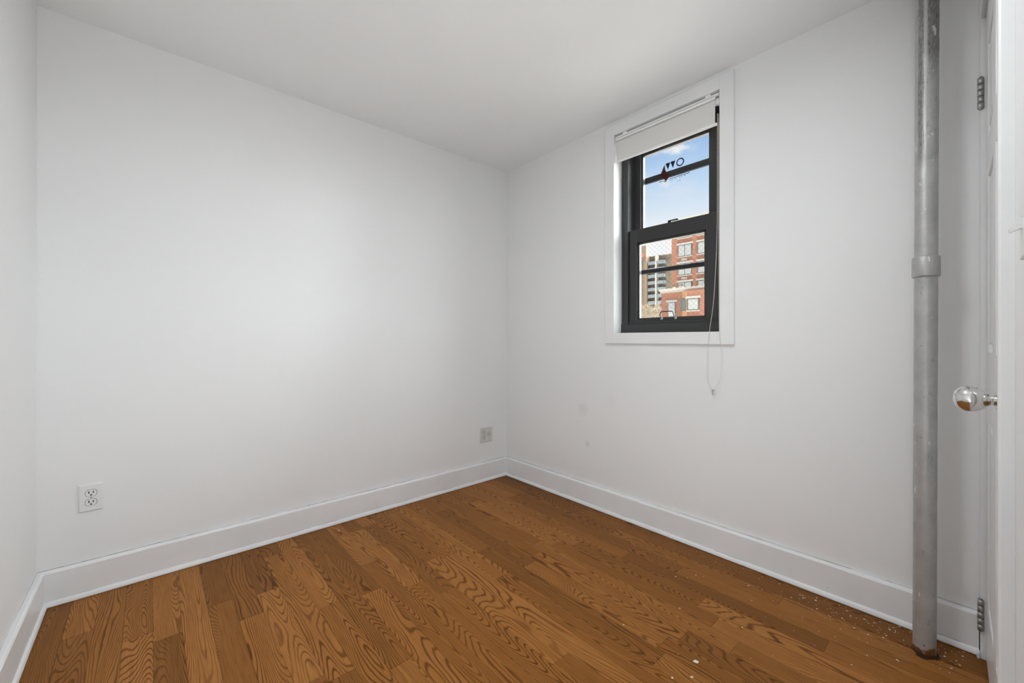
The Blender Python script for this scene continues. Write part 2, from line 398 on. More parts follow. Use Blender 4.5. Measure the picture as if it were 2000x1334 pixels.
# frame of the front wall: s runs from the corner at the pipe, n points into the room
TH = .0248
C0 = Vector((XB, -.029, 0)); DS = Vector((-math.sqrt(1 - TH * TH), -TH, 0)); DN = Vector((-TH, math.sqrt(1 - TH * TH), 0))
def FR(v): return C0 + DS * v.x + DN * v.y + Vector((0, 0, v.z))
DO0, DO1, DZ = .040, .826, 2.165
SE = 1.43    # where this wall ends, at the wide opening the camera looks through
w = MB(FR)
w.box(-.001, DO0 - .012, -.12, 0, -.05, H + .02); w.box(DO1 + .012, SE, -.12, 0, -.05, H + .02); w.box(DO0 - .012, DO1 + .012, -.12, 0, DZ + .012, H + .02)
struct('wall_front', w, M['wall'])
w = MB(); w.box(XC, .716, -.19, -.07, 2.20, H + .02); struct('wall_front_header', w, M['wall'])
struct('wall_hall_back', MB().box(XC - .12, XB + .2, TY - .12, TY, -.05, H + .02), M['wall'])
struct('wall_hall_right', MB().box(1.25, 1.33, TY, -.21, -.05, H + .02), M['wall'])

# ---- floor of separate oak boards (one mesh, tiny gaps)
def build_floor():
    PW, E0 = .0826, .092
    joints = {}
    known = [(.038, 1.942), (.199, 2.048), (.367, 2.012), (.783, 1.942), (.702, 1.715), (.95, 1.505), (.622, 1.268), (.89, 1.637), (1.297, 1.674), (1.033, 1.77),
             (1.277, .708), (1.355, .738), (1.441, .705), (1.857, .916), (1.697, 1.398), (1.031, .929), (2.076, 1.64), (1.612, 1.474), (-.12, 1.78), (1.78, 1.95), (.45, 1.35)]
    for x, y in known: joints.setdefault(math.floor((x - E0) / PW), []).append(y)
    bm = bmesh.new(); cl = bm.loops.layers.float_color.new('plank')
    r = random.Random(21)
    i0 = math.floor((XC - .05 - E0) / PW); i1 = math.floor((XB + .03 - E0) / PW)
    tones = {(0, 1): .5}
    for i in range(i0, i1 + 1):
        x0 = E0 + i * PW + .0004; x1 = E0 + (i + 1) * PW - .0004
        ys = sorted(joints.get(i, []))
        cuts = list(ys)
        lo = ys[0] if ys else r.uniform(.2, 2.2)
        if not ys: cuts = [lo]
        while lo > TY: lo -= r.uniform(.55, 1.25); cuts.append(lo)
        hi = max(cuts)
        while hi < YA + .1: hi += r.uniform(.6, 1.3); cuts.append(hi)
        cuts = sorted(cuts); last = .5
        for a, b in zip(cuts, cuts[1:]):
            a2 = max(a, TY); b2 = min(b, YA + .03)
            if b2 - a2 < .01: continue
            t = r.uniform(.1, .95)
            while abs(t - last) < .22: t = r.uniform(.1, .95)
            last = t
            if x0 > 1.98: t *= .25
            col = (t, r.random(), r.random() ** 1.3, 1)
            z = r.uniform(-.0002, 0)
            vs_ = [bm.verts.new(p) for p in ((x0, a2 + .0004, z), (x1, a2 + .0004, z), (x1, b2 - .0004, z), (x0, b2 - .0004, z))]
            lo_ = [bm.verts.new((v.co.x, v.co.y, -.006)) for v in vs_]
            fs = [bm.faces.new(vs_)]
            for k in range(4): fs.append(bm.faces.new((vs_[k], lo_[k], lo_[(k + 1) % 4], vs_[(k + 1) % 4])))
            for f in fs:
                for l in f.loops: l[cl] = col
    # sub-floor slab
    q = bmesh.ops.create_cube(bm, size=1)
    for v in q['verts']: v.co = Vector((XC - .1 + (v.co.x + .5) * (XB + .2 - XC), TY + (v.co.y + .5) * (YA + .1 - TY), -.08 + (v.co.z + .5) * .075))
    bm.normal_update()
    for v in q['verts']:
        for f in v.link_faces: f.material_index = 1
    me = bpy.data.meshes.new('floor'); bm.to_mesh(me); bm.free(); me.materials.append(M['floor']); me.materials.append(M['under'])
    o = bpy.data.objects.new('floor', me); COL.objects.link(o); o['kind'] = 'structure'
    return o
floor = build_floor()
# dried white paint flecks scattered by the right wall, mostly near the pipe
mb = MB(); r = random.Random(5)
for k in range(230):
    if k < 175: x = XB - .02 - abs(r.gauss(0, .09)) - .01; y = .02 + abs(r.gauss(0, .28))
    elif k < 215: x = XB - .03 - abs(r.gauss(0, .30)); y = .05 + abs(r.gauss(.1, .5))
    else: x = r.uniform(1.3, 2.0); y = r.uniform(.2, 1.0)
    if x < 1.0 or y > 2.3 or (Vector((x, y, 0)) - Vector((2.008, .113, 0))).length < .034: continue
    s_ = r.choice((.0005, .0007, .0009, .0011, .0014, .0022)); a = r.uniform(0, 6.28); n = r.randint(4, 6)
    poly = [(x + math.cos(a + 6.283 * j / n) * s_ * r.uniform(.6, 1.5), y + math.sin(a + 6.283 * j / n) * s_ * r.uniform(.6, 1.5) * 1.4) for j in range(n)]
    mb.prism(poly, lambda p, sd_: Vector((p[0], p[1], .0001 + sd_ * .0006)))
for (x, y, sx) in ((1.372, .62, .007), (1.30, .60, .004), (.80, 2.38, .004), (1.25, .64, .003)):
    poly = [(x + math.cos(6.283 * j / 9) * sx * r.uniform(.6, 1.5), y + math.sin(6.283 * j / 9) * sx * r.uniform(.8, 1.6)) for j in range(9)]
    mb.prism(poly, lambda p, sd_: Vector((p[0], p[1], .0001 + sd_ * .0005)))
fl = mb.build('paint_flecks', plain('dried_white_paint', (.78, .74, .66), .6), floor, kind='stuff'); fl['label'] = 'dried white paint flecks on the boards'
# ragged flat disc, the shade of the hole round the pipe painted dark
mb = MB(); r = random.Random(3)
ring = []
for j in range(40):
    a = 2 * math.pi * j / 40; rr = .0335 + r.uniform(-.002, .004)
    if 2.6 < a < 3.4: rr += .010
    ring.append((2.006 + math.cos(a) * rr, .113 + math.sin(a) * rr))
mb.prism(ring, lambda p, sd_: Vector((p[0], p[1], .0001 + sd_ * .0007)))
hl = mb.build('pipe_hole', plain('hole_shade', (.030, .014, .006), .8), floor); hl['label'] = 'ragged dark hole cut round the pipe'

# ---- baseboards: tall flat board with eased top, quarter-round shoe
BH, BT = .142, .020
prof = [(0, .0025), (BT + .010, .0025), (BT + .010, .008), (BT + .007, .016), (BT, .022), (BT, BH - .008), (BT - .003, BH - .003), (BT - .008, BH - .0005), (0, BH)]
def baseboard(name, fn, L0, L1):
    mb = MB(); mb.prism(prof, lambda p, sd_: fn(p[0], p[1], L0 if sd_ == 0 else L1)); return mb.build(name, M['base'], kind='structure')
baseboard('baseboard_back', lambda d, z, l: Vector((l, YA - d, z)), XC, XB)
baseboard('baseboard_right', lambda d, z, l: Vector((XB - d, l, z)), -.009, YA - .0005)
baseboard('baseboard_left', lambda d, z, l: Vector((XC + d, l, z)), TY, YA - .0005)

# ------------------------------------------------------------------ window
win = empty('window_1', (XB, (W0 + W1) / 2, ZS)); win['kind'] = 'structure'; win['label'] = 'tall narrow black double-hung window in white casing with a pull blind'
CF = XB - .018
c = MB()
co0, co1, cz0, cz1 = .778, 1.532, 1.056, 2.398
c.box(CF, XB + .001, co0, W0, cz0, cz1, .002); c.box(CF, XB + .001, W1, co1, cz0, cz1, .002)
c.box(CF, XB + .001, W0 - .001, W1 + .001, cz0, ZS, .002); c.box(CF, XB + .001, W0 - .001, W1 + .001, ZT, cz1, .002)
c.build('casing', M['trim'], win)
XF = 2.211
f = MB()
f.box(XF, 2.345, W1 - .046, W1, ZS, ZT, .002); f.box(XF, 2.345, W0, W0 + .020, ZS, ZT, .002)
f.box(XF, 2.345, W0 + .019, W1 - .045, ZT - .04, ZT); f.box(XF - .008, 2.345, W0, W1, ZS, ZS + .055, .004); f.box(XF + .006, 2.345, W0 + .02, W1 - .046, ZS + .054, ZS + .072, .002)
f.box(2.262, 2.27, W1 - .056, W1 - .045, ZS + .07, ZT - .04); f.box(2.262, 2.27, W0 + .019, W0 + .028, ZS + .07, ZT - .04)
f.build('window_frame', M['black'], win)
# lower sash
ls = empty('lower_sash', (0, 0, 0)); ls.parent = win; ls.matrix_parent_inverse = Matrix.Translation(-Vector(win.location))
ly0, ly1, lz0, lz1 = .876, 1.418, 1.191, 1.750
gy0, gy1, gz0, gz1 = .963, 1.351, 1.210, 1.657
def sash(x0, x1, y0, y1, z0, z1, a0, a1, b0, b1, gx, rim=.012):
    q = MB()
    q.box(x0, x1, y0, a0 - rim, z0, z1, .003); q.box(x0, x1, a1 + rim, y1, z0, z1, .003)
    q.box(x0 + .0004, x1 - .0004, y0 + .004, y1 - .004, z0 + .0004, b0 - rim * .6, .002); q.box(x0 + .0004, x1 - .0004, y0 + .004, y1 - .004, b1 + rim, z1 - .0004, .002)
    for (p0, p1, q0, q1) in ((a0 - rim - .006, a0, b0 - rim - .004, b1 + rim + .006), (a1, a1 + rim + .006, b0 - rim - .004, b1 + rim + .006), (a0 - rim, a1 + rim, b0 - rim, b0), (a0 - rim, a1 + rim, b1, b1 + rim)):
        q.box(x0 + .008, x1 - .006, p0, p1, q0, q1, .0015)
    return q
sash(2.222, 2.258, ly0, ly1, lz0, lz1, gy0, gy1, gz0, gz1, 2.245).build('sash_frame', M['black'], ls)
MB().box(2.2445, 2.2475, gy0 - .006, gy1 + .006, gz0 - .006, gz1 + .006).build('pane', M['glass'], ls)
wm = MB(); DY, DZ_ = .029, .0270; xw = 2.2490
def clipline(k, sgn):
    pts = []
    # z = sgn*(DZ_/DY)*(y) + k
    m_ = sgn * DZ_ / DY; ys = [gy0, gy1]
    y_a, y_b = gy0, gy1
    za, zb = m_ * y_a + k, m_ * y_b + k
    def cl(y, z):
        if z < gz0: return ((gz0 - k) / m_, gz0)
        if z > gz1: return ((gz1 - k) / m_, gz1)
        return (y, z)
    if max(za, zb) < gz0 or min(za, zb) > gz1: return None
    return cl(y_a, za), cl(y_b, zb)
for sgn in (1, -1):
    k = -3
    while k < 6:
        c_ = clipline(k, sgn)
        if c_ and (Vector(c_[0]) - Vector(c_[1])).length > .004: wm.tube([(xw, *c_[0]), (xw, *c_[1])], .00030, 4)
        k += DZ_
o = wm.build('wire_mesh', M['wire'], ls); o['label'] = 'diamond wire mesh in the glass'
# lift handle on the bottom rail
h0 = onX(1291, 622, 2.214); h1 = onX(1318, 620, 2.214)
hz0, hz1 = 1.204, 1.240
q = MB(); pts = [(2.222, h0.y, hz0), (2.206, h0.y, hz0 + .002), (2.200, h0.y - .001, hz0 + .02), (2.200, h0.y - .004, hz1 - .004), (2.200, h0.y - .010, hz1), (2.200, h1.y + .010, hz1), (2.200, h1.y + .004, hz1 - .004), (2.200, h1.y + .001, hz0 + .02), (2.206, h1.y, hz0 + .002), (2.222, h1.y, hz0)]
q.tube(pts, .0026, 8).build('lift_handle', M['blackg'], ls)
for yy in (h0.y, h1.y):
    q = MB(); q.lathe([(.0005, 0), (.0075, 0), (.0080, .002), (.005, .005), (.0005, .0055)], (2.223, yy, hz0 - .002), (-1, 0, 0), 20)
    o = q.build('handle_pad', M['clear'], ls); o['label'] = 'clear round pad of the handle'
q = MB(); q.box(2.238, 2.256, 1.155, 1.175, lz1 - .002, lz1 + .010, .002).box(2.232, 2.246, 1.11, 1.172, lz1 + .009, lz1 + .015, .002)
q.build('sash_lock', M['blackg'], ls)
# upper sash
us = empty('upper_sash', (0, 0, 0)); us.parent = win; us.matrix_parent_inverse = Matrix.Translation(-Vector(win.location))
uy0, uy1, uz0, uz1 = .866, 1.419, 1.70, 2.29
ay0, ay1, az0, az1 = .960, 1.356, 1.755, 2.208
sash(2.272, 2.308, uy0, uy1, uz0, uz1, ay0, ay1, az0, az1, 2.295).build('sash_frame', M['black'], us)
MB().box(2.2945, 2.2975, ay0 - .006, ay1 + .006, az0 - .006, az1 + .006).build('pane', M['glass'], us)
# storm bars outside
q = MB(); q.box(2.318, 2.336, W0 + .01, W1 - .04, 2.050, 2.086, .003); q.build('upper_storm_rail', M['bar'], win)
q = MB(); q.box(2.300, 2.322, W0 + .01, W1 - .04, 1.487, 1.512, .003); q.build('lower_storm_rail', M['bar'], win)
# printed fire-glass mark, read from outside so mirrored in here
mark = empty('printed_mark', (0, 0, 0)); mark.parent = us; mark['label'] = 'printed maker mark on the upper pane, seen mirrored'
mark.matrix_parent_inverse = parent_world(us).inverted()
XM = 2.2938
def mk(polys, name, mat):
    q = MB()
    for poly in polys:
        P3 = [onX(px, py, XM) for px, py in poly]
        q.prism(P3, lambda p, sd_: Vector((XM - sd_ * .0004, p.y, p.z)))
    return q
S = lambda x, y: (1280 + x / 20.52, 300 + y / 20.52)
polys = [[S(410, 410), S(600, 345), S(505, 645)], [S(605, 335), S(800, 265), S(705, 575)],
         [S(135, 1145), S(380, 1070), S(385, 1085), S(150, 1165)], [S(510, 1030), S(1380, 740), S(1385, 762), S(515, 1048)]]
for (x, y, s_) in ((440, 1110, 18), (605, 1075, 12), (668, 1045, 16), (805, 1000, 16), (895, 1090, 12), (985, 1070, 16), (975, 950, 14), (1045, 920, 17), (1180, 880, 18), (290, 1030, 18), (610, 1175, 9)):
    polys.append([S(x - s_, y - s_ * .7), S(x + s_, y - s_), S(x + s_ * .8, y + s_ * .8), S(x - s_, y + s_)])
q = mk(polys, '', None)
cen = onX(*S(995, 335), XM); rad = abs(onX(*S(835, 335), XM).y - onX(*S(1150, 335), XM).y) / 2
n = 32; bm = q.bm
ro = [[bm.verts.new((XM - d, cen.y + math.cos(2 * math.pi * i / n) * rr, cen.z + math.sin(2 * math.pi * i / n) * rr)) for i in range(n)] for d in (0, .0004) for rr in (rad, rad * .72)]
for i in range(n):
    j = (i + 1) % n
    bm.faces.new((ro[0][i], ro[0][j], ro[1][j], ro[1][i])); bm.faces.new((ro[2][i], ro[3][i], ro[3][j], ro[2][j]))
    bm.faces.new((ro[0][i], ro[2][i], ro[2][j], ro[0][j])); bm.faces.new((ro[1][i], ro[1][j], ro[3][j], ro[3][i]))
q.build('mark_print', M['navy'], us)
COL.objects.unlink(mark); bpy.data.objects.remove(mark)
o = bpy.data.objects[[x.name for x in COL.objects if x.name.startswith('mark_print')][0]]; o['label'] = 'printed ring, wedges and lettering, mirrored'
fl_ = [S(378, 440), S(330, 540), S(285, 660), S(235, 790), S(225, 880), S(270, 960), S(360, 1030), S(395, 1080), S(345, 1165), S(380, 1150), S(430, 1085), S(480, 1040), S(530, 960), S(545, 880), S(500, 800), S(430, 720), S(395, 640), S(385, 540)]
q = mk([fl_], '', None); q.build('mark_flame', M['flame'], us)['label'] = 'rust coloured flame of the printed mark'
# mirrored letters
cu = bpy.data.curves.new('lettering', 'FONT'); cu.body = 'FIRE\u00b7MA'; cu.size = .0115; cu.extrude = .0002; cu.space_character = 1.35
to = bpy.data.objects.new('lettering_src', cu); COL.objects.link(to)
dg = bpy.context.evaluated_depsgraph_get(); me = bpy.data.meshes.new_from_object(to.evaluated_get(dg)); COL.objects.unlink(to); bpy.data.objects.remove(to)
pa = onX(*S(1235, 755), XM); pb = onX(*S(590, 965), XM)
wid = max(v.co.x for v in me.vertices) or 1
k_ = abs(pa.y - pb.y) / wid
for v in me.vertices:
    v.co = Vector((XM - .0003 - v.co.z, pa.y + v.co.x * k_, pa.z - .001 + v.co.y * 1.0))
me.materials.append(M['navy']); lo_ = bpy.data.objects.new('mark_lettering', me); COL.objects.link(lo_); lo_.parent = us; lo_.matrix_parent_inverse = parent_world(us).inverted(); lo_['label'] = 'small mirrored capital lettering of the printed mark'

# ------------------------------------------------------------------ roller blind
bl = empty('roller_blind', (2.15, 1.155, 2.29))
tag(bl, 'short off-white roller blind with a long beaded pull chain, at the top of the window', 'blind')
by0, by1 = .868, 1.458
q = MB(); q.box(2.140, 2.196, W0 + .008, W1 - .004, 2.3120, 2.3215, .001).box(2.1445, 2.149, W0 + .008, W1 - .004, 2.309, 2.3215, .001); q.build('head_rail', M['blindw'], bl)
MB().lathe([(.001, -.001), (.0062, -.001), (.0072, .001), (.0072, by1 - by0 - .001), (.0062, by1 - by0 + .001), (.001, by1 - by0 + .001)], (2.1385, by0, 2.3005), (0, 1, 0), 24).build('roll_highlight', M['blindw'], bl)  # added white bar that stands for the bright highlight along the roll
for yy in (.905, 1.395): MB().box(2.138, 2.15, yy - .014, yy + .014, 2.3205, 2.3298, .001).build('mounting_clip', M['blindw'], bl)
q = MB(); q.lathe([(.0165, 0), (.0165, by1 - by0)], (2.163, by0, 2.288), (0, 1, 0), 32); q.build('roller_tube', M['blindw'], bl)
q = MB()   # fabric: over the front of the tube and straight down, slightly bowed
N_ = 24; f0 = []
path = []
for a in range(-90, 181, 15): path.append((2.163 + math.sin(math.radians(a)) * -.0178 * (1 if a < 181 else 1), 2.288 + math.cos(math.radians(a)) * .0178))
path = [(2.163 - .0178 * math.sin(math.radians(a)), 2.288 + .0178 * math.cos(math.radians(a))) for a in range(-60, 91, 15)]
path += [(2.1450, 2.27), (2.1448, 2.24), (2.1446, 2.20), (2.1445, 2.172)]
vs_ = [[q.bm.verts.new((x + dx, yy, z)) for (x, z) in path] for dx, yy in ((0, by0 + .004), (0, by1 - .004))]
for i in range(len(path) - 1): q.bm.faces.new((vs_[0][i], vs_[0][i + 1], vs_[1][i + 1], vs_[1][i]))
o = q.build('blind_fabric', M['blind'], bl); md = o.modifiers.new('thickness', 'SOLIDIFY'); md.thickness = .0007; md.offset = 0
q = MB(); q.lathe([(.001, -.002), (.0062, -.002), (.0078, .001), (.0078, by1 - by0 - .001), (.006, by1 - by0 + .002), (.001, by1 - by0 + .002)], (2.1445, by0 - .004, 2.168), (0, 1, 0), 24); q.build('hem_bar', M['blindw'], bl)
for yy, w_ in ((W0 + .003, .003), (W1 - .006, .003)): MB().box(2.140, 2.190, yy, yy + w_, 2.268, 2.326, .001).build('end_bracket', M['plate'], bl)
q = MB(); q.lathe([(.002, -.006), (.020, -.006), (.021, -.004), (.017, -.001), (.017, .001), (.021, .004), (.020, .006), (.002, .006)], (2.160, W0 + .014, 2.286), (0, 1, 0), 36); q.build('chain_wheel', M['plate'], bl)
def spline(ps, n=400):
    out = []
    P_ = [ps[0]] + ps + [ps[-1]]
    for i in range(1, len(P_) - 2):
        for k in range(n // (len(ps) - 1)):
            t = k / (n // (len(ps) - 1)); a, b_, c_, d = P_[i - 1], P_[i], P_[i + 1], P_[i + 2]
            out.append(.5 * ((2 * b_) + (-a + c_) * t + (2 * a - 5 * b_ + 4 * c_ - d) * t * t + (-a + 3 * b_ - 3 * c_ + d) * t ** 3))
    out.append(ps[-1]); return out
ch = [onX(1401.3, 222, 2.141), onX(1401.2, 300, 2.138), onX(1401, 420, 2.132), onX(1399, 500, 2.127), onX(1393.5, 590, 2.122), onX(1385.5, 650, 2.1205), onX(1382.5, 700, 2.122), onX(1381.3, 735, 2.124), onX(1385.5, 752, 2.124), onX(1392.5, 761, 2.124),
      onX(1401, 756, 2.124), onX(1407, 740, 2.124), onX(1409.5, 705, 2.122), onX(1407, 665, 2.1205), onX(1404.8, 640, 2.121), onX(1404.3, 560, 2.124), onX(1403.8, 420, 2.132), onX(1403.6, 222, 2.145)]
sp = spline(ch, 2400)
q = MB(); acc = 0; last = sp[0]; q.ball(last, .0021)
for p in sp[1:]:
    acc += (p - last).length; last = p
    if acc >= .0058: q.ball(p, .0021); acc = 0
q.tube(sp[::12], .0006, 5)
q.build('bead_chain', M['bead'], bl)
wp = onX(1393, 766, 2.122)
q = MB(); q.box(wp.x - .004, wp.x + .004, wp.y - .007, wp.y + .007, wp.z + .006, wp.z + .013, .002).box(wp.x - .003, wp.x + .003, wp.y - .004, wp.y + .004, wp.z - .014, wp.z + .007, .0015)
q.build('chain_connector', M['clear'], bl)['label'] = 'clear plastic connector at the foot of the chain'

# ------------------------------------------------------------------ steam pipe
pp = empty('steam_pipe', (2.008, .113, 0)); tag(pp, 'floor-to-ceiling steam pipe in chipped silver paint, in front of the right wall', 'pipe')
pb_, pt_ = Vector((2.005, .116, -.004)), Vector((2.0125, .109, H - .001))
def pc(z): return pb_.lerp(pt_, (z - pb_.z) / (pt_.z - pb_.z))
r = random.Random(9)
pts = []; rr = []; z = -.004
while z < H - .001: pts.append(pc(z)); rr.append(.0298 + r.uniform(-.0003, .0003)); z += .03
pts.append(pc(H - .001)); rr.append(.0298)
MB().tube(pts, rr, 48).build('riser', M['pipe'], pp)
q = MB(); ax = (pt_ - pb_).normalized()
q.lathe([(.029, -.036), (.0345, -.035), (.0358, -.031), (.0358, .030), (.0345, .034), (.029, .036)], pc(1.331), ax, 48); q.build('coupling', M['pipe'], pp)

# ------------------------------------------------------------------ electrical outlets on the back wall
def rounded(w_, h_, r_, n=6):
    out = []
    for cx, cy, a0 in ((w_ / 2 - r_, h_ / 2 - r_, 0), (-w_ / 2 + r_, h_ / 2 - r_, 90), (-w_ / 2 + r_, -h_ / 2 + r_, 180), (w_ / 2 - r_, -h_ / 2 + r_, 270)):
        for k in range(n + 1):
            a = math.radians(a0 + 90 * k / n); out.append((cx + r_ * math.cos(a), cy + r_ * math.sin(a)))
    return out
def onwall(cx, cz, d0, d1):   # on the back wall, x across, d out of the wall
    return lambda p, sd_: Vector((cx + p[0], YA - (d0 if sd_ == 0 else d1), cz + p[1]))
def plate_part(root, cx, cz, w_, h_, mat='plate'):
    q = MB(); outl = rounded(w_, h_, .003)
    inn = rounded(w_ - .008, h_ - .008, .002)
    a = [q.bm.verts.new((cx + p[0], YA - .0004, cz + p[1])) for p in outl]; b = [q.bm.verts.new((cx + p[0], YA - .0035, cz + p[1])) for p in outl]; c_ = [q.bm.verts.new((cx + p[0], YA - .0062, cz + p[1])) for p in inn]
    n_ = len(outl); q.bm.faces.new(a)
    for i in range(n_):
        j = (i + 1) % n_; q.bm.faces.new((a[i], a[j], b[j], b[i])); q.bm.faces.new((b[i], b[j], c_[j], c_[i]))
    q.bm.faces.new(c_[::-1]); return q.build('face_plate', M[mat], root)
def receptacle(root, cx, cz, mat='plate'):
    w_, h_ = .0345, .0285
    q = MB(); q.prism(rounded(w_ + .0026, h_ + .0026, .0132, 8), onwall(cx, cz, .006, .0064)); rim = q.build('receptacle_gap', M['slotr'], root)
    q = MB(); q.prism(rounded(w_, h_, .0125, 8), onwall(cx, cz, .006, .0078)); rc = q.build('receptacle', M[mat], root)
    for (dx, dz, sw, sh) in ((-.0066, .0036, .0034, .0098), (.0066, .0036, .0032, .0084)):
        q = MB(); q.box(cx + dx - sw / 2, cx + dx + sw / 2, YA - .0079, YA - .0085, cz + dz - sh / 2, cz + dz + sh / 2); q.build('slot', M['slot'], rc)
    q = MB(); q.prism([(math.cos(a_) * .0036, math.sin(a_) * .0034 if math.sin(a_) < 0 else math.sin(a_) * .0022) for a_ in [2 * math.pi * i / 14 for i in range(14)]], onwall(cx, cz - .0072, .0079, .0085)); q.build('ground_hole', M['slot'], rc)
def screw(root, cx, cz, d=.0064):
    q = MB(); q.lathe([(.0005, 0), (.003, 0), (.0027, .0008), (.0005, .001)], (cx, YA - d + .0002, cz), (0, -1, 0), 14); return q.build('screw', M['steel'], root)
M['slotr'] = plain('grey_gap', (.16, .155, .15), .7)
M['plated'] = plain('ivory_plastic', (.66, .65, .62), .35)
o1 = empty('wall_outlet', (-.187, YA, .409)); tag(o1, 'white duplex outlet with one wide plate, low on the back wall near the left corner', 'outlet', 'wall outlets')
plate_part(o1, -.187, .409, .0745, .114); receptacle(o1, -.187 + .001, .409 + .0195); receptacle(o1, -.187 + .001, .409 - .0195); screw(o1, -.186, .409)
o2 = empty('wall_outlet', (1.941, YA, .350)); tag(o2, 'square double-gang outlet plate near the far corner by the window wall', 'outlet', 'wall outlets')
plate_part(o2, 1.941, .350, .116, .114, 'plated')
receptacle(o2, 1.918, .350 + .0195, 'plated'); receptacle(o2, 1.918, .350 - .0195, 'plated'); screw(o2, 1.918, .350)
receptacle(o2, 1.964, .352, 'plated'); screw(o2, 1.964, .350 + .030); screw(o2, 1.964, .350 - .030)

# ------------------------------------------------------------------ closet door and its casing in the front wall
tr = MB(FR)
tr.box(.0005, DO0, -.001, .018, 0, 2.25, .002); tr.box(DO1, DO1 + .085, -.001, .014, 0, 2.25, .002); tr.box(DO1 + .001, DO1 + .020, .010, .018, 0, 2.165, .003); tr.box(DO1 + .062, DO1 + .085, .008, .022, 0, 2.25, .004)
tr.box(DO0 - .0005, DO1 + .0005, -.001, .018, DZ, 2.25, .002)
tr.box(DO0 - .012, DO0 + .001, -.12, .000, 0, DZ); tr.box(DO1 - .001, DO1 + .012, -.12, .000, 0, DZ); tr.box(DO0 - .012, DO1 + .012, -.12, 0, DZ - .001, DZ + .012)
struct('trim_1', tr, M['trim'])['label'] = 'white door casing at the right edge'
sh = MB(FR); sh.box(.022, .046, .0182, .026, 0, .022, .003); struct('trim_2', sh, M['trim'])
dr = empty('door_1', tuple(FR(Vector((.044, -.02, 0))))); dr['kind'] = 'structure'; dr['label'] = 'white six-panel door seen almost edge-on at the right'
lf = MB(FR); s0, s1, nb, nf = DO0 + .004, DO1 - .004, -.030, .005
lf.box(s0, s1, nb, nf - .009, .012, 2.155)
st = .105; mid = (s0 + s1) / 2
for a, b_ in ((s0, s0 + st), (s1 - st, s1), (mid - .05, mid + .05)): lf.box(a, b_, nb + .001, nf, .012, 2.155, .0015)
rails = [(.012, .22), (.83, 1.04), (1.60, 1.72), (2.02, 2.155)]
for a, b_ in rails: lf.box(s0 + .002, s1 - .002, nb + .001, nf - .0003, a, b_, .0015)
for a, b_ in ((s0 + st, mid - .05), (mid + .05, s1 - st)):
    for z0, z1 in ((.22, .83), (1.04, 1.60), (1.72, 2.02)):
        lf.box(a + .025, b_ - .025, nf - .010, nf - .001, z0 + .025, z1 - .025, .006, 2)
lf.build('door_leaf', M['trim'], dr)
def hinge(zc):
    h_ = empty('hinge', (0, 0, 0)); h_.parent = dr; h_.matrix_parent_inverse = Matrix.Translation(-Vector(dr.location)); h_['label'] = 'worn nickel butt hinge'
    a = MB(FR); a.box(.022, .0405, .0182, .0195, zc - .052, zc + .052, .0008); a.build('hinge_leaf', M['steel'], h_)
    a = MB(FR); hh = .104 / 5
    for k in range(5): a.lathe([(.0065, .0006), (.0078, .0010), (.0078, hh - .0010), (.0065, hh - .0006)], (.0425, .0175, zc - .052 + k * hh), (0, 0, 1), 18)
    a.build('knuckle', M['steel'], h_)
    a = MB(FR); a.lathe([(.003, -.003), (.0052, -.001), (.0052, 0), (.003, .106), (.0052, .107), (.004, .110), (.0005, .1105)], (.0425, .0175, zc - .053), (0, 0, 1), 14); a.build('hinge_pin', M['steel'], h_)
hinge(1.912); hinge(.150)
kb = empty('door_knob', (0, 0, 0)); kb.parent = dr; kb.matrix_parent_inverse = Matrix.Translation(-Vector(dr.location)); kb['label'] = 'satin chrome round door knob'
KS, KZ = .748, .9457
q = MB(FR); q.lathe([(.0005, 0), (.031, 0), (.0325, .002), (.031, .005), (.024, .009), (.016, .013), (.0005, .0135)], (KS, nf, KZ), (0, 1, 0), 48); q.build('rosette', M['chrome'], kb)
q = MB(FR)
pr = [(.0005, .010), (.0118, .010), (.0112, .017), (.0118, .020), (.0130, .0215), (.0150, .0222)]
for k in range(2, 23):
    a = math.pi * k / 24
    pr.append((.0290 * math.sin(a) ** .92 * (1 - .10 * math.cos(a)), .0475 - math.cos(a) * .0285 + .001))
pr.append((.0005, .0771)); q.lathe(pr, (KS, nf, KZ), (0, 1, 0), 64); q.build('knob', M['chrome'], kb)

# ---- light switch on the front wall at the right edge of the picture
sw = empty('light_switch', tuple(FR(Vector((1.085, 0, 1.27))))); tag(sw, 'white toggle light switch on the near wall at the right edge, just above knob height', 'switch')
q = MB(FR); q.box(1.085 - .035, 1.085 + .035, .0004, .0055, 1.27 - .057, 1.27 + .057, .002); q.build('face_plate', M['plate'], sw)
q = MB(FR); q.prism([(.004, 1.262), (.004, 1.279), (.010, 1.278), (.0195, 1.2615), (.0185, 1.2555), (.012, 1.2585)], lambda p, sd_: Vector((1.085 + (-.0045 if sd_ == 0 else .0045), p[0], p[1]))); q.build('toggle', M['plate'], sw)

# ------------------------------------------------------------------ outside, across the street
GZ = -9.0
MB().box(6, 420, -200, 300, GZ - .5, GZ).build('ground', M['asphalt'], kind='structure')
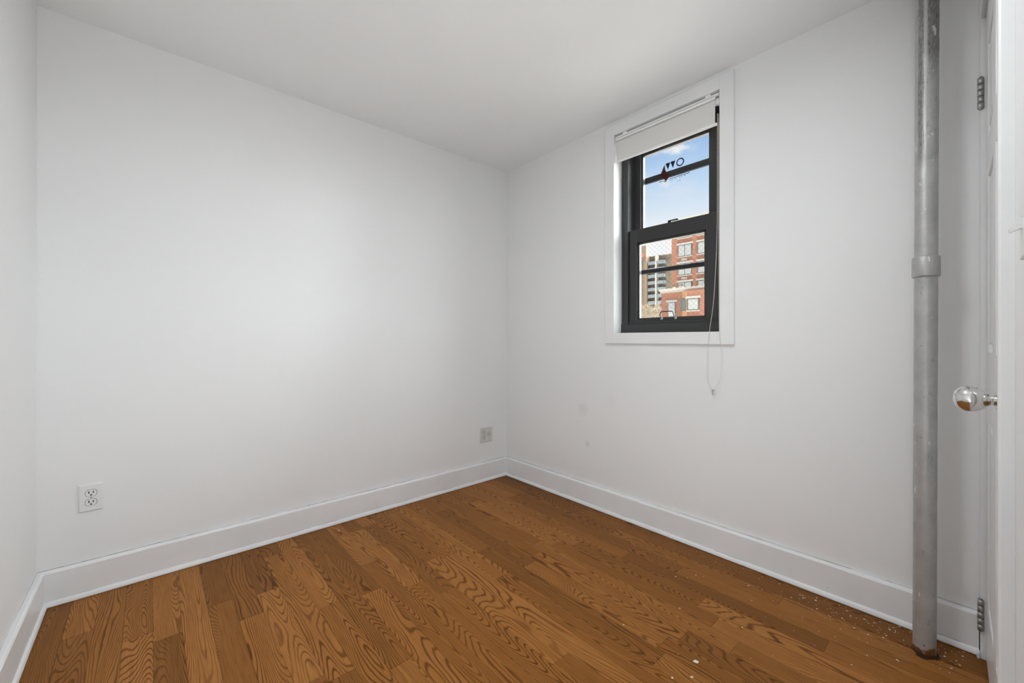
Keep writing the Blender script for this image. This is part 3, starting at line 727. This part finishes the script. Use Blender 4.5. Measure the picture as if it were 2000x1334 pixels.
# brick apartment house
X1 = 60.0
bk = empty('apartment_building', (X1, 20, GZ)); tag(bk, 'red brick apartment house with pale-shaded window pairs, behind the low brick block', 'building', 'buildings across the street')
ye = onX(1311.8, 450, X1).y
MB().box(X1, X1 + 14, 2, ye, GZ, 19.0).build('facade', M['brick'], bk)
MB().box(X1 - .15, X1 + 14.1, 1.9, ye + .15, 18.6, 19.3).build('parapet', M['stone'], bk)
def bwin(root, X, y0, y1, z0, z1, n=2, lintel=True):
    fr_ = MB(); fr_.box(X - .06, X + .05, y0, y1, z0, z1); wn = fr_.build('window', M['teal'], root)
    wd = (y1 - y0 - .12 * (n + 1)) / n
    for k in range(n): MB().box(X - .10, X - .05, y0 + .12 + k * (wd + .12), y0 + .12 + k * (wd + .12) + wd, z0 + .12, z1 - .10).build('pane', M['shade'], wn)
    if lintel:
        MB().box(X - .12, X + .05, y0 - .2, y1 + .2, z1, z1 + .27).build('lintel', M['stone'], wn); MB().box(X - .16, X + .05, y0 - .1, y1 + .1, z0 - .13, z0).build('sill', M['stone'], wn)
zs = 2.80
for row in range(-1, 3):
    for (a, b_) in ((27.70, 29.80), (24.5, 26.85), (21.1, 23.4)):
        z0 = 13.52 - row * zs
        bwin(bk, X1, a, b_, z0, z0 + 1.78, 2)
        if row >= 0 and a > 27:
            q = MB(); q.box(X1 - .08, X1, a + .7, b_ - .5, z0 - .62, z0 - .28); q.build('air_conditioner_grille', M['stone'], bk)
# lower block with cornice and bay window
X2 = 50.0
lo = empty('corner_block', (X2, 22, GZ)); tag(lo, 'low brick block with a white cornice and a bay window, nearest across the street', 'building', 'buildings across the street')
MB().box(X2, X2 + 7.5, 3, 27.1, GZ, 7.2).build('facade', M['brick'], lo)
MB().box(X2 - .35, X2 + 7.6, 2.6, 27.25, 7.30, 7.58).box(X2 - .22, X2 + 7.5, 2.8, 27.18, 7.06, 7.30).build('cornice', M['stone'], lo)
bwin(lo, X2, 25.15, 26.2, 3.9, 5.85, 1)
bwin(lo, X2, 25.15, 26.2, .9, 2.85, 1)
bay = MB(); bp_ = [(X2 + .1, 24.35), (X2 - .9, 23.33), (X2 - .9, 15.0), (X2 + .1, 14.4)]
bay.prism(bp_, lambda p, sd_: Vector((p[0], p[1], GZ if sd_ == 0 else 7.05))); bay.build('bay', M['brick'], lo)
q = MB(); q.prism([(X2 + .06, 24.42), (X2 - .93, 23.38), (X2 - .93, 23.28), (X2 + .02, 24.25)], lambda p, sd_: Vector((p[0], p[1], GZ if sd_ == 0 else 7.04))); q.build('bay_sunlit_face', M['ochre'], lo)  # slab over the bay's angled face, its sunlit tone painted as ochre
for zz in (4.6, 1.6):
    bwin(lo, X2 - .92, 21.80, 23.20, zz, zz + 1.45, 1)
    q = MB(); q.prism([(X2 - .04, 24.36), (X2 - .86, 23.49), (X2 - .94, 23.56), (X2 - .12, 24.43)], lambda p, sd_: Vector((p[0], p[1], zz if sd_ == 0 else zz + 1.5))); q.build('angled_pane', M['teal'], lo)
    bwin(lo, X2 - .92, 17.5, 19.5, zz, zz + 1.55, 1)
# planters on the roof terrace
r = random.Random(4)
for (yy, sc_) in ((26.0, .62), (25.0, .45), (21.9, 1.0)):
    t_ = empty('terrace_shrub', (X2 + 1.2, yy, 7.59)); tag(t_, {26.0: 'small leafy shrub on the low block roof, left of the window pair', 25.0: 'smallest shrub on the low block roof, beside the left shrub', 21.9: 'tallest shrub on the low block roof, at the right'}[yy], 'shrub', 'roof terrace shrubs')
    q = MB(); q.lathe([(.16 * sc_ + .05, 0), (.22 * sc_ + .05, .3)], (X2 + 1.2, yy, 7.59), (0, 0, 1), 12); q.build('pot', M['stone'], t_)
    q = MB()
    for k in range(70):
        a = r.uniform(0, 6.28); rr_ = r.uniform(0, .55) * sc_; zz = 7.8 + r.uniform(0, 1.05) * sc_
        q.ball((X2 + 1.2 + math.cos(a) * rr_, yy + math.sin(a) * rr_, zz), r.uniform(.03, .055), 1) if k % 2 else q.tube([(X2 + 1.2 + math.cos(a) * rr_ * .3, yy + math.sin(a) * rr_ * .3, max(7.66, zz - .25 * sc_)), (X2 + 1.2 + math.cos(a) * rr_, yy + math.sin(a) * rr_, zz)], .012, 3)
    q.tube([(X2 + 1.2, yy, 7.7), (X2 + 1.22, yy + .05, 7.8 + .9 * sc_)], .03, 5)
    q.build('foliage', M['leaf'], t_)
# distant balconied tower
X3 = 160.0
tw = empty('balcony_tower', (X3, 88, GZ)); tag(tw, 'distant tan tower with stacked grey-blue balconies, left of the brick house', 'building', 'buildings across the street')
yr = onX(1320, 500, X3).y
MB().box(X3, X3 + 16, yr, 92.4, GZ, 36.2).build('facade', M['tan'], tw)
MB().box(X3 - .3, X3 + 16, yr, 92.5, 36.2, 36.5).build('roof_edge', M['stone'], tw)
MB().box(X3 - 3, X3 + 3, 92.0, 110, GZ, 36.0).build('left_wing', M['tanred'], tw)
MB().box(X3 - 3.2, X3 - 1.5, 91.9, 98.5, 36.0, 40.8).build('penthouse', M['tan'], tw)
MB().box(X3 - 3.4, X3 - 3, 93.0, 98.0, 36.0, 37.6).build('penthouse_band', M['salmon'], tw)
MB().box(X3 - 2.2, X3, 87.75, 88.4, GZ, 36.0).build('balcony_divider', M['stone'], tw)
dzb = 2.78
for k in range(13):
    zb = 32.7 - k * dzb
    for (a, b_) in ((88.45, 91.9), (84.6, 87.7)):
        MB().box(X3 - .05, X3 + .1, a + .2, b_ - .2, zb, zb + 2.2).build('balcony_door', M['balcd'], tw)
        q = MB(); q.box(X3 - 2.1, X3, a, b_, zb - .25, zb); q.box(X3 - 2.1, X3 - 2.0, a, b_, zb, zb + 1.15)
        q.box(X3 - 2.1, X3, a, a + .08, zb, zb + 1.15); q.box(X3 - 2.1, X3, b_ - .08, b_, zb, zb + 1.15); q.build('balcony', M['balc'], tw)
    q = MB(); q.box(X3 - 4.6, X3 - 3, 94.6, 98.6, zb - .25, zb).box(X3 - 4.6, X3 - 4.5, 94.6, 98.6, zb, zb + 1.15); q.build('balcony', M['balc'], tw)
    MB().box(X3 - 3.1, X3 - 2.95, 92.9, 93.7, zb + .5, zb + 1.9).build('small_window', M['balcd'], tw)
    MB().box(X3 - .1, X3 + .1, 82.6, 83.4, zb + .6, zb + 1.9).build('small_window', M['balcd'], tw)
# bare trees between
r = random.Random(11)
for i, (px, py, Xt, lab) in enumerate(((1259, 600, 92, 'bare pale tree in front of the tower, farthest left in the lower pane'), (1275, 596, 88, 'bare pale tree below the tower balconies, between two others'), (1290, 604, 84, 'bare pale tree beside the low brick block'))):
    top = onX(px, py, Xt); t_ = empty('bare_tree', (Xt, top.y, GZ)); tag(t_, lab, 'tree', 'bare trees before the tower')
    q = MB(); q.tube([(Xt, top.y, GZ), (Xt + .1, top.y + .1, GZ + 6), (Xt, top.y, top.z - 4)], [.35, .28, .16], 8); q.build('trunk', M['trunk'], t_)
    q = MB()
    for k in range(420):
        a = r.uniform(0, 6.28); zz = top.z - 6.5 + 6.3 * math.sqrt(r.random()); w_ = 2.1 * math.sqrt(max(.05, 1 - ((zz - top.z + 3) / 3.6) ** 2))
        rr_ = w_ * math.sqrt(r.random()); p = Vector((Xt + math.cos(a) * rr_, top.y + math.sin(a) * rr_, zz))
        d = Vector((math.cos(a) * .5 + r.uniform(-.3, .3), math.sin(a) * .5 + r.uniform(-.3, .3), r.uniform(.2, .9))).normalized()
        q.tube([p, p + d * r.uniform(.5, 1.1)], [.045, .02], 3)
    q.build('crown', M['twig'], t_)
